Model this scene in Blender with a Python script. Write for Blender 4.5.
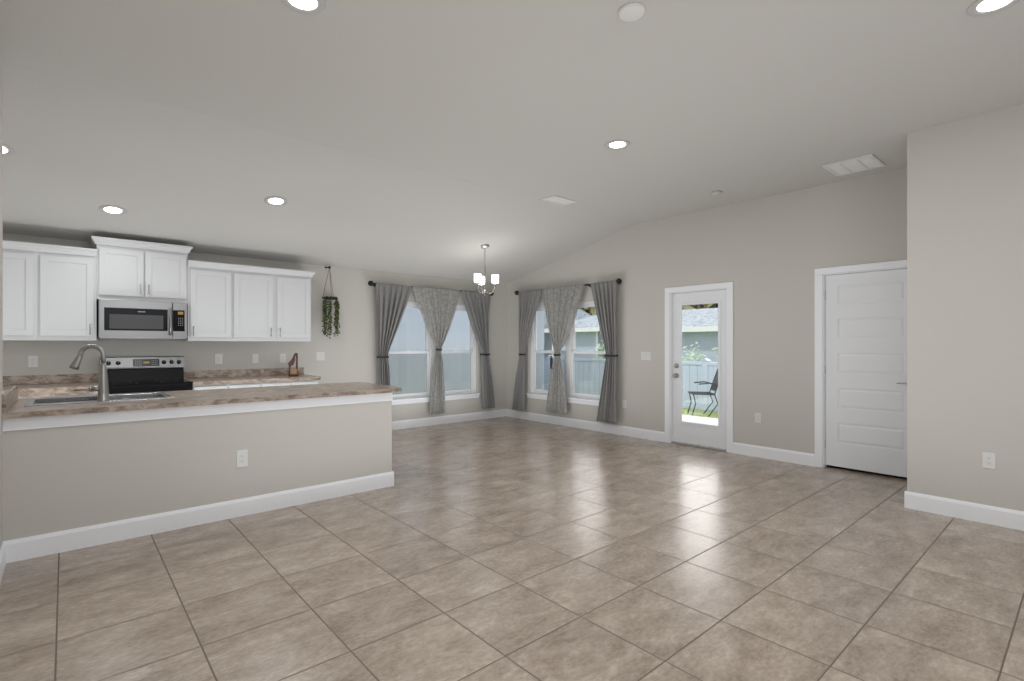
import bpy, bmesh, math, random
from mathutils import Vector, Matrix
C = bpy.context.scene.collection
for o in list(bpy.data.objects): bpy.data.objects.remove(o)
S = bpy.context.scene
PI = math.pi

# ---------------------------------------------------------------- camera, world, lights, exposure
H = 1.32
cam_d = bpy.data.cameras.new('camera'); cam = bpy.data.objects.new('camera', cam_d); C.objects.link(cam)
cam.location = (0, 0, H)
cam.rotation_euler = (PI/2, 0, -math.atan2(512, 587))
cam_d.sensor_width = 36; cam_d.lens = 18.0; cam_d.shift_y = 4.0/1024
cam_d.clip_start = 0.02; cam_d.clip_end = 300
S.camera = cam
S.view_settings.view_transform = 'Standard'; S.view_settings.look = 'None'
S.view_settings.exposure = 0.0; S.view_settings.gamma = 1.0; S.view_settings.use_curve_mapping = False

W = bpy.data.worlds.new('sky'); S.world = W; W.use_nodes = True
wt = W.node_tree; bg = wt.nodes['Background']
# pale sky, brighter haze above the roofs on the garden (+x) side
wg = wt.nodes.new('ShaderNodeTexCoord'); ws = wt.nodes.new('ShaderNodeSeparateXYZ'); wt.links.new(wg.outputs['Generated'], ws.inputs[0])
def wramp(out, lo, hi):
    n = wt.nodes.new('ShaderNodeMapRange'); n.interpolation_type = 'SMOOTHSTEP'; n.inputs[1].default_value = lo; n.inputs[2].default_value = hi
    wt.links.new(out, n.inputs[0]); return n.outputs[0]
wm = wt.nodes.new('ShaderNodeMath'); wm.operation = 'MULTIPLY'; wt.links.new(wramp(ws.outputs['X'], .35, .75), wm.inputs[0]); wt.links.new(wramp(ws.outputs['Z'], .13, .24), wm.inputs[1])
wx = wt.nodes.new('ShaderNodeMix'); wx.data_type = 'RGBA'; wx.inputs[6].default_value = (.88, .94, 1.06, 1); wx.inputs[7].default_value = (4.3, 4.1, 4.0, 1)
wt.links.new(wm.outputs[0], wx.inputs[0]); wt.links.new(wx.outputs[2], bg.inputs[0]); bg.inputs[1].default_value = 1.0

def lamp(name, kind, loc, power, size=0.2, color=(1, .96, .9), rot=(0, 0, 0), **kw):
    d = bpy.data.lights.new(name, kind); d.energy = power; d.color = color
    if kind == 'AREA': d.shape = kw.get('shape', 'DISK'); d.size = size
    if kw.get('size_y'): d.size_y = kw['size_y']
    if kind == 'POINT': d.shadow_soft_size = size
    if kind == 'SUN': d.angle = size
    o = bpy.data.objects.new(name, d); C.objects.link(o); o.location = loc; o.rotation_euler = rot
    return o
# sun high over the roof, falling on the garden beyond the right wall
lamp('sun', 'SUN', (0, 0, 20), 1.6, math.radians(1), (1, .95, .86), (0.12, math.radians(-32), 0))
# soft added fill for an even exposure, not lamps of the room
FILL = (.94, .97, 1)
lamp('fill_room', 'AREA', (2.55, 1.7, .03), 44, 3.4, FILL, (PI, 0, 0), shape='RECTANGLE', size_y=4.4)
lamp('fill_kitchen', 'AREA', (.5, 5.86, .03), 23, 2.8, FILL, (PI, 0, 0), shape='RECTANGLE', size_y=.8)
lamp('fill_dining', 'AREA', (4.2, 5.6, .03), 30, 1.8, FILL, (PI, 0, 0), shape='RECTANGLE', size_y=1.6)
lamp('fill_rear', 'AREA', (1.2, -1.6, 2.3), 27, 1.8, FILL, (math.radians(72), 0, math.radians(-14)))  # added fill from behind the camera, no lamp stands there
for x in (-.75, 2.15): lamp('fill_counter', 'AREA', (x, 5.5, 1.2), 3.4, 1.2, FILL, (PI/2, 0, 0), shape='RECTANGLE', size_y=.3)
CAN_POWER = 11
CAN_COL = (.97, .985, 1)

# ---------------------------------------------------------------- room measures (metres)
XR, YB, XL = 6.12, 7.17, -0.285
YC, ZF, ZB = 4.39, 3.03, 2.43            # crease, flat ceiling, ceiling at the back wall
SL = (ZF-ZB)/(YB-YC)
def ceil_z(y): return ZF if y < YC else ZF-SL*(y-YC)
REAR = -3.5

# ---------------------------------------------------------------- materials
def nt(name):
    m = bpy.data.materials.new(name); m.use_nodes = True
    t = m.node_tree; return m, t, t.nodes['Principled BSDF']
def lin(c): return tuple(((v/255+.055)/1.055)**2.4 if v > 10 else v/255/12.92 for v in c)+(1,)
def plain(name, col, rough=.5, metal=0, spec=.5, bump=0, bscale=200, **kw):
    m, t, b = nt(name)
    b.inputs['Base Color'].default_value = col if len(col) == 4 else tuple(col)+(1,)
    b.inputs['Roughness'].default_value = rough; b.inputs['Metallic'].default_value = metal
    b.inputs['Specular IOR Level'].default_value = spec
    n = t.nodes.new('ShaderNodeTexNoise'); n.inputs['Scale'].default_value = bscale
    tc = t.nodes.new('ShaderNodeTexCoord'); t.links.new(tc.outputs['Object'], n.inputs['Vector'])
    if bump:
        bp = t.nodes.new('ShaderNodeBump'); bp.inputs['Strength'].default_value = bump; bp.inputs['Distance'].default_value = .002
        t.links.new(n.outputs['Fac'], bp.inputs['Height']); t.links.new(bp.outputs[0], b.inputs['Normal'])
    if kw.get('emit'):
        b.inputs['Emission Color'].default_value = kw.get('ecol', (1, 1, 1, 1)); b.inputs['Emission Strength'].default_value = kw['emit']
    return m
def mottled(name, cols, scale=5, stretch=(1, 1, 1), rough=.4, detail=6, spec=.5, bump=0, distort=0):
    m, t, b = nt(name)
    tc = t.nodes.new('ShaderNodeTexCoord'); mp = t.nodes.new('ShaderNodeMapping'); mp.inputs['Scale'].default_value = stretch
    n = t.nodes.new('ShaderNodeTexNoise'); n.inputs['Scale'].default_value = scale; n.inputs['Detail'].default_value = detail
    n.inputs['Roughness'].default_value = .65; n.inputs['Distortion'].default_value = distort
    r = t.nodes.new('ShaderNodeValToRGB')
    e = r.color_ramp.elements
    while len(e) < len(cols): e.new(.5)
    for i, (p, c) in enumerate(cols): e[i].position = p; e[i].color = lin(c)
    t.links.new(tc.outputs['Object'], mp.inputs[0]); t.links.new(mp.outputs[0], n.inputs['Vector'])
    t.links.new(n.outputs['Fac'], r.inputs[0]); t.links.new(r.outputs[0], b.inputs['Base Color'])
    b.inputs['Roughness'].default_value = rough; b.inputs['Specular IOR Level'].default_value = spec
    if bump:
        bp = t.nodes.new('ShaderNodeBump'); bp.inputs['Strength'].default_value = bump; bp.inputs['Distance'].default_value = .01
        t.links.new(n.outputs['Fac'], bp.inputs['Height']); t.links.new(bp.outputs[0], b.inputs['Normal'])
    return m

TX, TY = .4785, .464      # tile pitch
def tile_material():
    m, t, b = nt('floor_tile'); N = t.nodes; L = t.links
    tc = N.new('ShaderNodeTexCoord'); sp = N.new('ShaderNodeSeparateXYZ'); L.new(tc.outputs['Object'], sp.inputs[0])
    def mth(op, a, c=None, d=None):
        n = N.new('ShaderNodeMath'); n.operation = op
        for i, v in enumerate((a, c, d)):
            if v is None: continue
            if isinstance(v, (int, float)): n.inputs[i].default_value = v
            else: L.new(v, n.inputs[i])
        return n.outputs[0]
    def axis(out, pitch, off):
        u = mth('DIVIDE', mth('SUBTRACT', out, off), pitch)
        f = mth('FRACT', u); i = mth('FLOOR', u)
        e = mth('MINIMUM', f, mth('SUBTRACT', 1.0, f))
        return mth('MULTIPLY', e, pitch), i
    ex, ix = axis(sp.outputs[0], TX, 2.362-TX*20); ey, iy = axis(sp.outputs[1], TY, 2.117-TY*20)
    edge = mth('MINIMUM', ex, ey)
    ss = N.new('ShaderNodeMapRange'); ss.interpolation_type = 'SMOOTHSTEP'
    ss.inputs[1].default_value = .0024; ss.inputs[2].default_value = .0046; L.new(edge, ss.inputs[0])
    cell = N.new('ShaderNodeCombineXYZ'); L.new(ix, cell.inputs[0]); L.new(iy, cell.inputs[1])
    wn = N.new('ShaderNodeTexWhiteNoise'); L.new(cell.outputs[0], wn.inputs[0])
    off = N.new('ShaderNodeVectorMath'); off.operation = 'SCALE'; L.new(wn.outputs['Color'], off.inputs[0]); off.inputs['Scale'].default_value = 30
    add = N.new('ShaderNodeVectorMath'); L.new(tc.outputs['Object'], add.inputs[0]); L.new(off.outputs[0], add.inputs[1])
    mp = N.new('ShaderNodeMapping'); mp.inputs['Scale'].default_value = (1, 1.9, 1); mp.inputs['Rotation'].default_value = (0, 0, .12)
    L.new(add.outputs[0], mp.inputs[0])
    n1 = N.new('ShaderNodeTexNoise'); n1.inputs['Scale'].default_value = 3.6; n1.inputs['Detail'].default_value = 9; n1.inputs['Roughness'].default_value = .7; n1.inputs['Distortion'].default_value = .35
    L.new(mp.outputs[0], n1.inputs['Vector'])
    n2 = N.new('ShaderNodeTexNoise'); n2.inputs['Scale'].default_value = 30; n2.inputs['Detail'].default_value = 5; n2.inputs['Roughness'].default_value = .7
    L.new(mp.outputs[0], n2.inputs['Vector'])
    fac = mth('ADD', mth('MULTIPLY', n1.outputs['Fac'], .62), mth('MULTIPLY', n2.outputs['Fac'], .38))
    fac = mth('ADD', fac, mth('MULTIPLY', mth('SUBTRACT', wn.outputs['Value'], .5), .05))
    r = N.new('ShaderNodeValToRGB'); e = r.color_ramp.elements
    e.new(.5); e.new(.56)
    for k, (p, c) in enumerate([(.37, TILE[0]), (.47, TILE[1]), (.53, TILE[2]), (.64, TILE[3])]): e[k].position = p; e[k].color = lin(c)
    L.new(fac, r.inputs[0])
    mx = N.new('ShaderNodeMix'); mx.data_type = 'RGBA'; L.new(ss.outputs[0], mx.inputs[0])
    mx.inputs[6].default_value = lin((110, 97, 86)); L.new(r.outputs[0], mx.inputs[7]); L.new(mx.outputs[2], b.inputs['Base Color'])
    rr = N.new('ShaderNodeMapRange'); rr.inputs[3].default_value = .75; rr.inputs[4].default_value = .25; L.new(ss.outputs[0], rr.inputs[0])
    rn = mth('ADD', rr.outputs[0], mth('MULTIPLY', mth('SUBTRACT', n2.outputs['Fac'], .5), .12)); L.new(rn, b.inputs['Roughness'])
    b.inputs['Specular IOR Level'].default_value = .9
    bp = N.new('ShaderNodeBump'); bp.inputs['Strength'].default_value = .5; bp.inputs['Distance'].default_value = .002
    hh = mth('ADD', mth('MULTIPLY', ss.outputs[0], 1.0), mth('MULTIPLY', n1.outputs['Fac'], .15))
    L.new(hh, bp.inputs['Height']); L.new(bp.outputs[0], b.inputs['Normal'])
    return m
TILE = [(140, 124, 110), (163, 148, 134), (175, 160, 146), (196, 182, 168)]

def glass_material():
    m = bpy.data.materials.new('window_glass'); m.use_nodes = True; t = m.node_tree; t.nodes.clear()
    o = t.nodes.new('ShaderNodeOutputMaterial'); mx = t.nodes.new('ShaderNodeMixShader')
    tr = t.nodes.new('ShaderNodeBsdfTransparent'); tr.inputs[0].default_value = (.98, .99, .99, 1)
    g = t.nodes.new('ShaderNodeBsdfGlossy'); g.inputs['Roughness'].default_value = .02
    f = t.nodes.new('ShaderNodeFresnel'); f.inputs[0].default_value = 1.35
    t.links.new(f.outputs[0], mx.inputs[0]); t.links.new(tr.outputs[0], mx.inputs[1]); t.links.new(g.outputs[0], mx.inputs[2]); t.links.new(mx.outputs[0], o.inputs[0])
    return m
def screen_material():
    m = bpy.data.materials.new('insect_screen'); m.use_nodes = True; t = m.node_tree; t.nodes.clear()
    o = t.nodes.new('ShaderNodeOutputMaterial'); mx = t.nodes.new('ShaderNodeMixShader'); mx.inputs[0].default_value = .2
    tr = t.nodes.new('ShaderNodeBsdfTransparent'); d = t.nodes.new('ShaderNodeBsdfDiffuse'); d.inputs[0].default_value = (.16, .17, .18, 1)
    t.links.new(tr.outputs[0], mx.inputs[1]); t.links.new(d.outputs[0], mx.inputs[2]); t.links.new(mx.outputs[0], o.inputs[0])
    return m
def fabric(name, c0, c1, pattern, translucent=.25, scale=60):
    m = bpy.data.materials.new(name); m.use_nodes = True; t = m.node_tree; N = t.nodes; L = t.links
    b = N['Principled BSDF']; out = N['Material Output']
    tc = N.new('ShaderNodeTexCoord'); r = N.new('ShaderNodeValToRGB')
    if pattern:
        v = N.new('ShaderNodeTexVoronoi'); v.inputs['Scale'].default_value = 26
        n = N.new('ShaderNodeTexNoise'); n.inputs['Scale'].default_value = 40; n.inputs['Detail'].default_value = 4; n.inputs['Distortion'].default_value = 1.5
        ad = N.new('ShaderNodeMath'); ad.operation = 'MULTIPLY'; L.new(tc.outputs['UV'], v.inputs['Vector']); L.new(tc.outputs['UV'], n.inputs['Vector'])
        L.new(v.outputs['Distance'], ad.inputs[0]); L.new(n.outputs['Fac'], ad.inputs[1]); L.new(ad.outputs[0], r.inputs[0])
        r.color_ramp.elements[0].position = .12; r.color_ramp.elements[1].position = .34
    else:
        n = N.new('ShaderNodeTexNoise'); n.inputs['Scale'].default_value = scale; n.inputs['Detail'].default_value = 3
        mp = N.new('ShaderNodeMapping'); mp.inputs['Scale'].default_value = (4, .4, 1)
        L.new(tc.outputs['UV'], mp.inputs[0]); L.new(mp.outputs[0], n.inputs['Vector']); L.new(n.outputs['Fac'], r.inputs[0])
        r.color_ramp.elements[0].position = .35; r.color_ramp.elements[1].position = .65
    r.color_ramp.elements[0].color = lin(c0); r.color_ramp.elements[1].color = lin(c1)
    L.new(r.outputs[0], b.inputs['Base Color']); b.inputs['Roughness'].default_value = .6
    b.inputs['Sheen Weight'].default_value = .2
    ts = N.new('ShaderNodeBsdfTranslucent'); L.new(r.outputs[0], ts.inputs[0])
    mx = N.new('ShaderNodeMixShader'); mx.inputs[0].default_value = translucent
    L.new(b.outputs[0], mx.inputs[1]); L.new(ts.outputs[0], mx.inputs[2]); L.new(mx.outputs[0], out.inputs[0])
    return m

M = {}
M['wall'] = plain('wall_paint', lin((204, 201, 195)),   .75, spec=.25, bump=.05, bscale=140)
M['ceil'] = plain('ceiling_paint', lin((201, 199, 195)), .85, spec=.15, bump=.5, bscale=55)
M['trim'] = plain('white_trim_paint', lin((246, 248, 252)), .4, spec=.4)
M['door'] = plain('white_door_paint', lin((238, 240, 243)), .42, spec=.4)
M['cab'] = plain('white_cabinet', lin((211, 212, 213)), .38, spec=.4)
M['floor'] = tile_material()
M['lam'] = mottled('laminate_counter', [(.3, (88, 74, 64)), (.43, (136, 120, 108)), (.52, (166, 150, 136)), (.62, (186, 172, 158)), (.72, (120, 106, 96))], 15, (.75, 1.2, 1.3), .28, 10, .5, distort=.5)
M['steel'] = plain('stainless_steel', (.31, .31, .315), .3, 1)
M['sinksteel'] = plain('sink_steel', (.5, .5, .51), .25, 1)
M['nickel'] = plain('brushed_nickel', (.5, .49, .47), .35, 1)
M['fauc'] = plain('faucet_nickel', (.40, .395, .385), .32, 1)
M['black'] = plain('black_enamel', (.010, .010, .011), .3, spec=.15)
M['blackglass'] = plain('black_glass', (.009, .009, .01), .12, spec=.08)
M['mwglass'] = plain('grey_door_glass', (.07, .07, .07), .3, spec=.3)
M['ctrl'] = plain('control_glass', (.03, .03, .05), .2)
M['mark'] = plain('white_print', (.32, .32, .34), .5)
M['amber'] = plain('amber_display', (.08, .05, .01), .3, emit=.25, ecol=(1, .6, .12, 1))
M['rod'] = plain('black_iron', (.015, .014, .014), .4, .3)
M['curt'] = fabric('grey_satin', (144, 143, 142), (166, 165, 163), False, .22)
M['damask'] = fabric('silver_damask', (166, 165, 162), (192, 191, 187), True, .3)
M['tie'] = plain('dark_tieback', (.03, .03, .032), .6)
M['plate'] = plain('white_plastic', lin((224, 224, 222)), .35)
M['platedk'] = plain('shadowed_slot', (.12, .12, .12), .6)
M['vinyl'] = plain('white_vinyl', lin((238, 240, 242)), .4)
M['glass'] = glass_material(); M['screen'] = screen_material()
M['lit'] = plain('lit_diffuser', (1, 1, 1), .5, emit=6)
M['shade'] = plain('lit_opal_glass', (1, 1, 1), .4, emit=7, ecol=(1, .97, .93, 1))
M['ring'] = plain('light_trim_ring', lin((190, 189, 187)), .5)
M['baffle'] = plain('white_light_trim', lin((222, 221, 218)), .5)
M['wood'] = mottled('dark_red_wood', [(.3, (60, 22, 14)), (.6, (98, 40, 26))], 30, (1, 1, .2), .3)
M['tan'] = mottled('tan_wood', [(.3, (140, 104, 72)), (.6, (176, 140, 104))], 30, (1, 1, .2), .4)
M['string'] = plain('harp_string', (.6, .5, .35), .4)
M['leaf'] = mottled('trailing_leaf', [(.35, (46, 58, 30)), (.5, (70, 84, 40)), (.65, (118, 124, 60))], 14, rough=.55)
M['moss'] = mottled('basket_moss', [(.3, (38, 40, 28)), (.6, (70, 66, 48))], 60, rough=.9)
M['cord'] = plain('jute_cord', (.28, .22, .14), .8)
M['grass'] = mottled('lawn_grass', [(.3, (136, 150, 98)), (.6, (180, 192, 136))], 9, rough=.9, spec=.1)
M['patio'] = mottled('concrete_patio', [(.3, (222, 220, 214)), (.7, (238, 236, 230))], 6, rough=.8, spec=.2)
M['fence'] = plain('pale_vinyl_fence', lin((196, 208, 226)), .5)
M['bluewall'] = mottled('pale_blue_stucco', [(.3, (190, 198, 214)), (.7, (196, 204, 220))], 20, rough=.9, spec=.1)
M['teal'] = mottled('blue_grey_siding', [(.3, (186, 194, 214)), (.7, (194, 202, 222))], 8, rough=.8, spec=.1)
M['shing'] = mottled('pale_shingles', [(.3, (108, 118, 126)), (.6, (184, 192, 198))], 6, (1, 1, 2), .9, spec=.1)
M['fascia'] = plain('white_fascia', lin((240, 240, 240)), .5)
M['pane'] = plain('dark_pane', (.08, .14, .2), .1)
M['bark'] = mottled('tree_bark', [(.3, (84, 70, 56)), (.7, (120, 104, 86))], 20, rough=.9)
M['treeleaf'] = mottled('tree_leaf', [(.3, (112, 112, 80)), (.6, (158, 154, 116))], 2, rough=.8, spec=.2)
M['bushleaf'] = mottled('bush_leaf', [(.3, (150, 176, 150)), (.6, (206, 220, 196))], 3, rough=.8, spec=.2)
M['iron'] = plain('patio_iron', (.05, .055, .06), .5, .3)

# ---------------------------------------------------------------- mesh helpers
class MB:
    def __init__(s): s.bm = bmesh.new(); s.uv = None
    def _merge(s, t):
        me = bpy.data.meshes.new('tmp'); t.to_mesh(me); t.free(); s.bm.from_mesh(me); bpy.data.meshes.remove(me)
    def box(s, x0, x1, y0, y1, z0, z1, bev=0):
        t = bmesh.new(); bmesh.ops.create_cube(t, size=1)
        sx, sy, sz = abs(x1-x0), abs(y1-y0), abs(z1-z0)
        for v in t.verts: v.co = Vector(((x0+x1)/2+v.co.x*sx, (y0+y1)/2+v.co.y*sy, (z0+z1)/2+v.co.z*sz))
        if bev: bmesh.ops.bevel(t, geom=t.edges[:], offset=min(bev, .45*min(sx, sy, sz)), segments=2, affect='EDGES', profile=.5)
        s._merge(t); return s
    def prism(s, pts, axis, a, b, bev=0):
        # polygon of 2D points extruded along axis between a and b
        def mk(p, q): return {'x': (q, p[0], p[1]), 'y': (p[0], q, p[1]), 'z': (p[0], p[1], q)}[axis]
        t = bmesh.new(); lo = [t.verts.new(mk(p, a)) for p in pts]; hi = [t.verts.new(mk(p, b)) for p in pts]
        t.faces.new(lo); t.faces.new(hi[::-1]); n = len(pts)
        for i in range(n): t.faces.new((lo[i], hi[i], hi[(i+1) % n], lo[(i+1) % n]))
        bmesh.ops.recalc_face_normals(t, faces=t.faces[:])
        if bev: bmesh.ops.bevel(t, geom=t.edges[:], offset=bev, segments=2, affect='EDGES', profile=.5)
        s._merge(t); return s
    def lathe(s, prof, center=(0, 0, 0), axis=(0, 0, 1), seg=24, caps=True):
        t = bmesh.new(); q = Vector((0, 0, 1)).rotation_difference(Vector(axis).normalized()); c = Vector(center); rings = []
        for r, z in prof:
            rings.append([t.verts.new(c+q @ Vector((r*math.cos(2*PI*k/seg), r*math.sin(2*PI*k/seg), z))) for k in range(seg)])
        for a, b in zip(rings, rings[1:]):
            for k in range(seg): t.faces.new((a[k], a[(k+1) % seg], b[(k+1) % seg], b[k]))
        if caps:
            t.faces.new(rings[0][::-1]); t.faces.new(rings[-1])
        bmesh.ops.recalc_face_normals(t, faces=t.faces[:])
        for f in t.faces: f.smooth = True
        s._merge(t); return s
    def cyl(s, p, q, r, seg=16, r2=None):
        p, q = Vector(p), Vector(q); L = (q-p).length
        return s.lathe([(r, 0), (r2 if r2 is not None else r, L)], p, q-p, seg)
    def tube(s, pts, r, seg=10):
        pts = [Vector(p) for p in pts]; n = len(pts); rs = r if isinstance(r, (list, tuple)) else [r]*n
        t = bmesh.new(); rings = []; up = None
        for i, p in enumerate(pts):
            d = (pts[min(i+1, n-1)]-pts[max(i-1, 0)]).normalized()
            if up is None: up = d.orthogonal().normalized()
            up = (up-d*up.dot(d)).normalized(); w = d.cross(up)
            rings.append([t.verts.new(p+rs[i]*(up*math.cos(2*PI*k/seg)+w*math.sin(2*PI*k/seg))) for k in range(seg)])
        for a, b in zip(rings, rings[1:]):
            for k in range(seg): t.faces.new((a[k], a[(k+1) % seg], b[(k+1) % seg], b[k]))
        t.faces.new(rings[0][::-1]); t.faces.new(rings[-1])
        bmesh.ops.recalc_face_normals(t, faces=t.faces[:])
        for f in t.faces: f.smooth = True
        s._merge(t); return s
    def sphere(s, c, r, sc=(1, 1, 1), sub=2):
        t = bmesh.new(); bmesh.ops.create_icosphere(t, subdivisions=sub, radius=r)
        for v in t.verts: v.co = Vector((c[0]+v.co.x*sc[0], c[1]+v.co.y*sc[1], c[2]+v.co.z*sc[2]))
        for f in t.faces: f.smooth = True
        s._merge(t); return s
    def build(s, name, mat, parent=None):
        me = bpy.data.meshes.new(name); off = Vector((0, 0, 0)); p = parent
        while p is not None: off += Vector(p.location); p = p.parent
        if parent is None and s.bm.verts:
            # a thing of one mesh: origin at the middle of its base
            xs = [v.co.x for v in s.bm.verts]; ys = [v.co.y for v in s.bm.verts]; zs = [v.co.z for v in s.bm.verts]
            off = Vector(((min(xs)+max(xs))/2, (min(ys)+max(ys))/2, min(zs))) if not getattr(s, 'world', False) else Vector((0, 0, 0))
        for v in s.bm.verts: v.co -= off
        s.bm.to_mesh(me); s.bm.free(); me.materials.append(mat)
        o = bpy.data.objects.new(name, me); C.objects.link(o)
        if parent is not None: o.parent = parent
        else: o.location = off
        return o
def wmb():
    m = MB(); m.world = True; return m
def tag(o, label, cat, group=None):
    o['label'] = label; o['category'] = cat
    if group: o['group'] = group
    return o
def thing(name, label, cat, loc, group=None):
    o = bpy.data.objects.new(name, None); o.empty_display_size = .1; C.objects.link(o); o.location = loc
    bpy.context.view_layer.update()
    return tag(o, label, cat, group)
def struct(o): o['kind'] = 'structure'; return o
def sempty(name, loc):
    o = bpy.data.objects.new(name, None); C.objects.link(o); o.location = loc; o['kind'] = 'structure'; return o
def copy_tree(o, parent=None):
    c = o.copy(); C.objects.link(c)
    if parent is not None: c.parent = parent
    for ch in list(o.children): copy_tree(ch, c)
    return c

# ---------------------------------------------------------------- room shell
b = wmb(); b.box(-1.75, XR+.15, REAR, YB+.15, -.1, 0); struct(b.build('floor', M['floor']))
b = wmb(); b.prism([(REAR, ZF), (YC, ZF), (YB+.15, ceil_z(YB+.15)), (YB+.15, ceil_z(YB+.15)+.12), (YC, ZF+.12), (REAR, ZF+.12)], 'x', -1.75, XR+.15)
struct(b.build('ceiling', M['ceil']))

WB = (3.66, 5.46, .46, 2.0)      # back window opening  x0 x1 z0 z1
WR = (4.79, 6.58, .46, 2.0)      # right window opening y0 y1 z0 z1
D1 = (2.995, 3.785, 2.02)        # glass door opening
D2 = (1.106, 1.948, 2.075)       # white door opening
T = .14
b = wmb()
b.box(-1.75, WB[0], YB, YB+T, 0, 2.3); b.box(WB[1], XR+T, YB, YB+T, 0, 2.3)
b.box(WB[0], WB[1], YB, YB+T, 0, WB[2]); b.box(WB[0], WB[1], YB, YB+T, WB[3], 2.3); b.prism([(YB, 2.3), (YB+T, 2.3), (YB+T, ceil_z(YB+T)), (YB, ZB)], 'x', -1.75, XR+T)
struct(b.build('wall_back', M['wall']))
b = wmb(); X0, X1 = XR, XR+T
b.box(X0, X1, REAR, D2[0], 0, 2.2); b.box(X0, X1, D2[0], D2[1], D2[2], 2.2); b.box(X0, X1, D2[1], D1[0], 0, 2.2)
b.box(X0, X1, D1[0], D1[1], D1[2], 2.2); b.box(X0, X1, D1[1], WR[0], 0, 2.2)
b.box(X0, X1, WR[0], WR[1], 0, WR[2]); b.box(X0, X1, WR[0], WR[1], WR[3], 2.2); b.box(X0, X1, WR[1], YB, 0, 2.2)
b.prism([(REAR, 2.2), (YB, 2.2), (YB, ZB), (YC, ZF), (REAR, ZF)], 'x', X0, X1)
struct(b.build('wall_right', M['wall']))
PX, PY = 5.13, 1.02
b = wmb(); b.box(PX, XR, REAR, PY, 0, ZF); struct(b.build('wall_closet', M['wall']))
PF = 4.345                        # front face of the peninsula half wall
b = wmb(); b.box(XL-.115, XL, REAR, PF, 0, ZF); struct(b.build('wall_left', M['wall']))
b = wmb(); xs = [XL, .75, 1.05, 2.75, 3.3, 3.7, 4.7, PX]  # unseen wall, its openings invented to streak the reflections in the steel
for k in range(0, 8, 2): b.box(xs[k], xs[k+1], REAR-.14, REAR, 0, ZF)
for k in range(1, 7, 2): b.box(xs[k], xs[k+1], REAR-.14, REAR, 0, .3); b.box(xs[k], xs[k+1], REAR-.14, REAR, 2.3, ZF)
struct(b.build('wall_rear', M['wall']))
b = wmb(); b.box(-1.75, XL-.115, 4.23, PF, 0, ZF); b.box(-1.75, -1.65, PF, YB, 0, 2.2)
b.prism([(PF, 2.2), (YB, 2.2), (YB, ZB), (YC, ZF), (PF, ZF)], 'x', -1.75, -1.65)
struct(b.build('wall_kitchen', M['wall']))
b = wmb(); b.box(XL-.115, 2.30, PF, PF+.115, 0, .876); struct(b.build('wall_peninsula', M['wall']))
b = wmb(); b.box(XL, 2.30, PF-.018, PF, .797, .8765, .003); struct(b.build('trim_1', M['trim']))

BH, BT = .133, .015
def base_prof(): return [(0, 0), (BT, 0), (BT, BH-.022), (BT*.6, BH-.006), (BT*.35, BH), (0, BH)]
def baseboard(name, pieces):
    b = wmb()
    for ax, wall, sgn, a, c in pieces:
        if ax == 'x': b.prism([(wall+sgn*p, z) for p, z in base_prof()], 'x', a, c)    # runs along x on wall plane y=wall
        else: b.prism([(wall+sgn*p, z) for p, z in base_prof()], 'y', a, c)            # runs along y on wall plane x=wall
    struct(b.build(name, M['trim']))
baseboard('baseboard_back', [('x', YB, -1, 2.46, XR)])
baseboard('baseboard_right', [('y', XR, -1, D1[1]+.075, YB-.015), ('y', XR, -1, D2[1]+.075, D1[0]-.075), ('y', XR, -1, PY+.004, PY+.008)])
baseboard('baseboard_closet', [('y', PX, -1, REAR, PY+.015), ('x', PY, 1, PX, XR-.015)])
baseboard('baseboard_left', [('y', XL, 1, REAR, PF-.015)])
baseboard('baseboard_peninsula', [('x', PF, -1, XL, 2.315), ('y', 2.30, 1, PF, PF+.115)])

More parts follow.
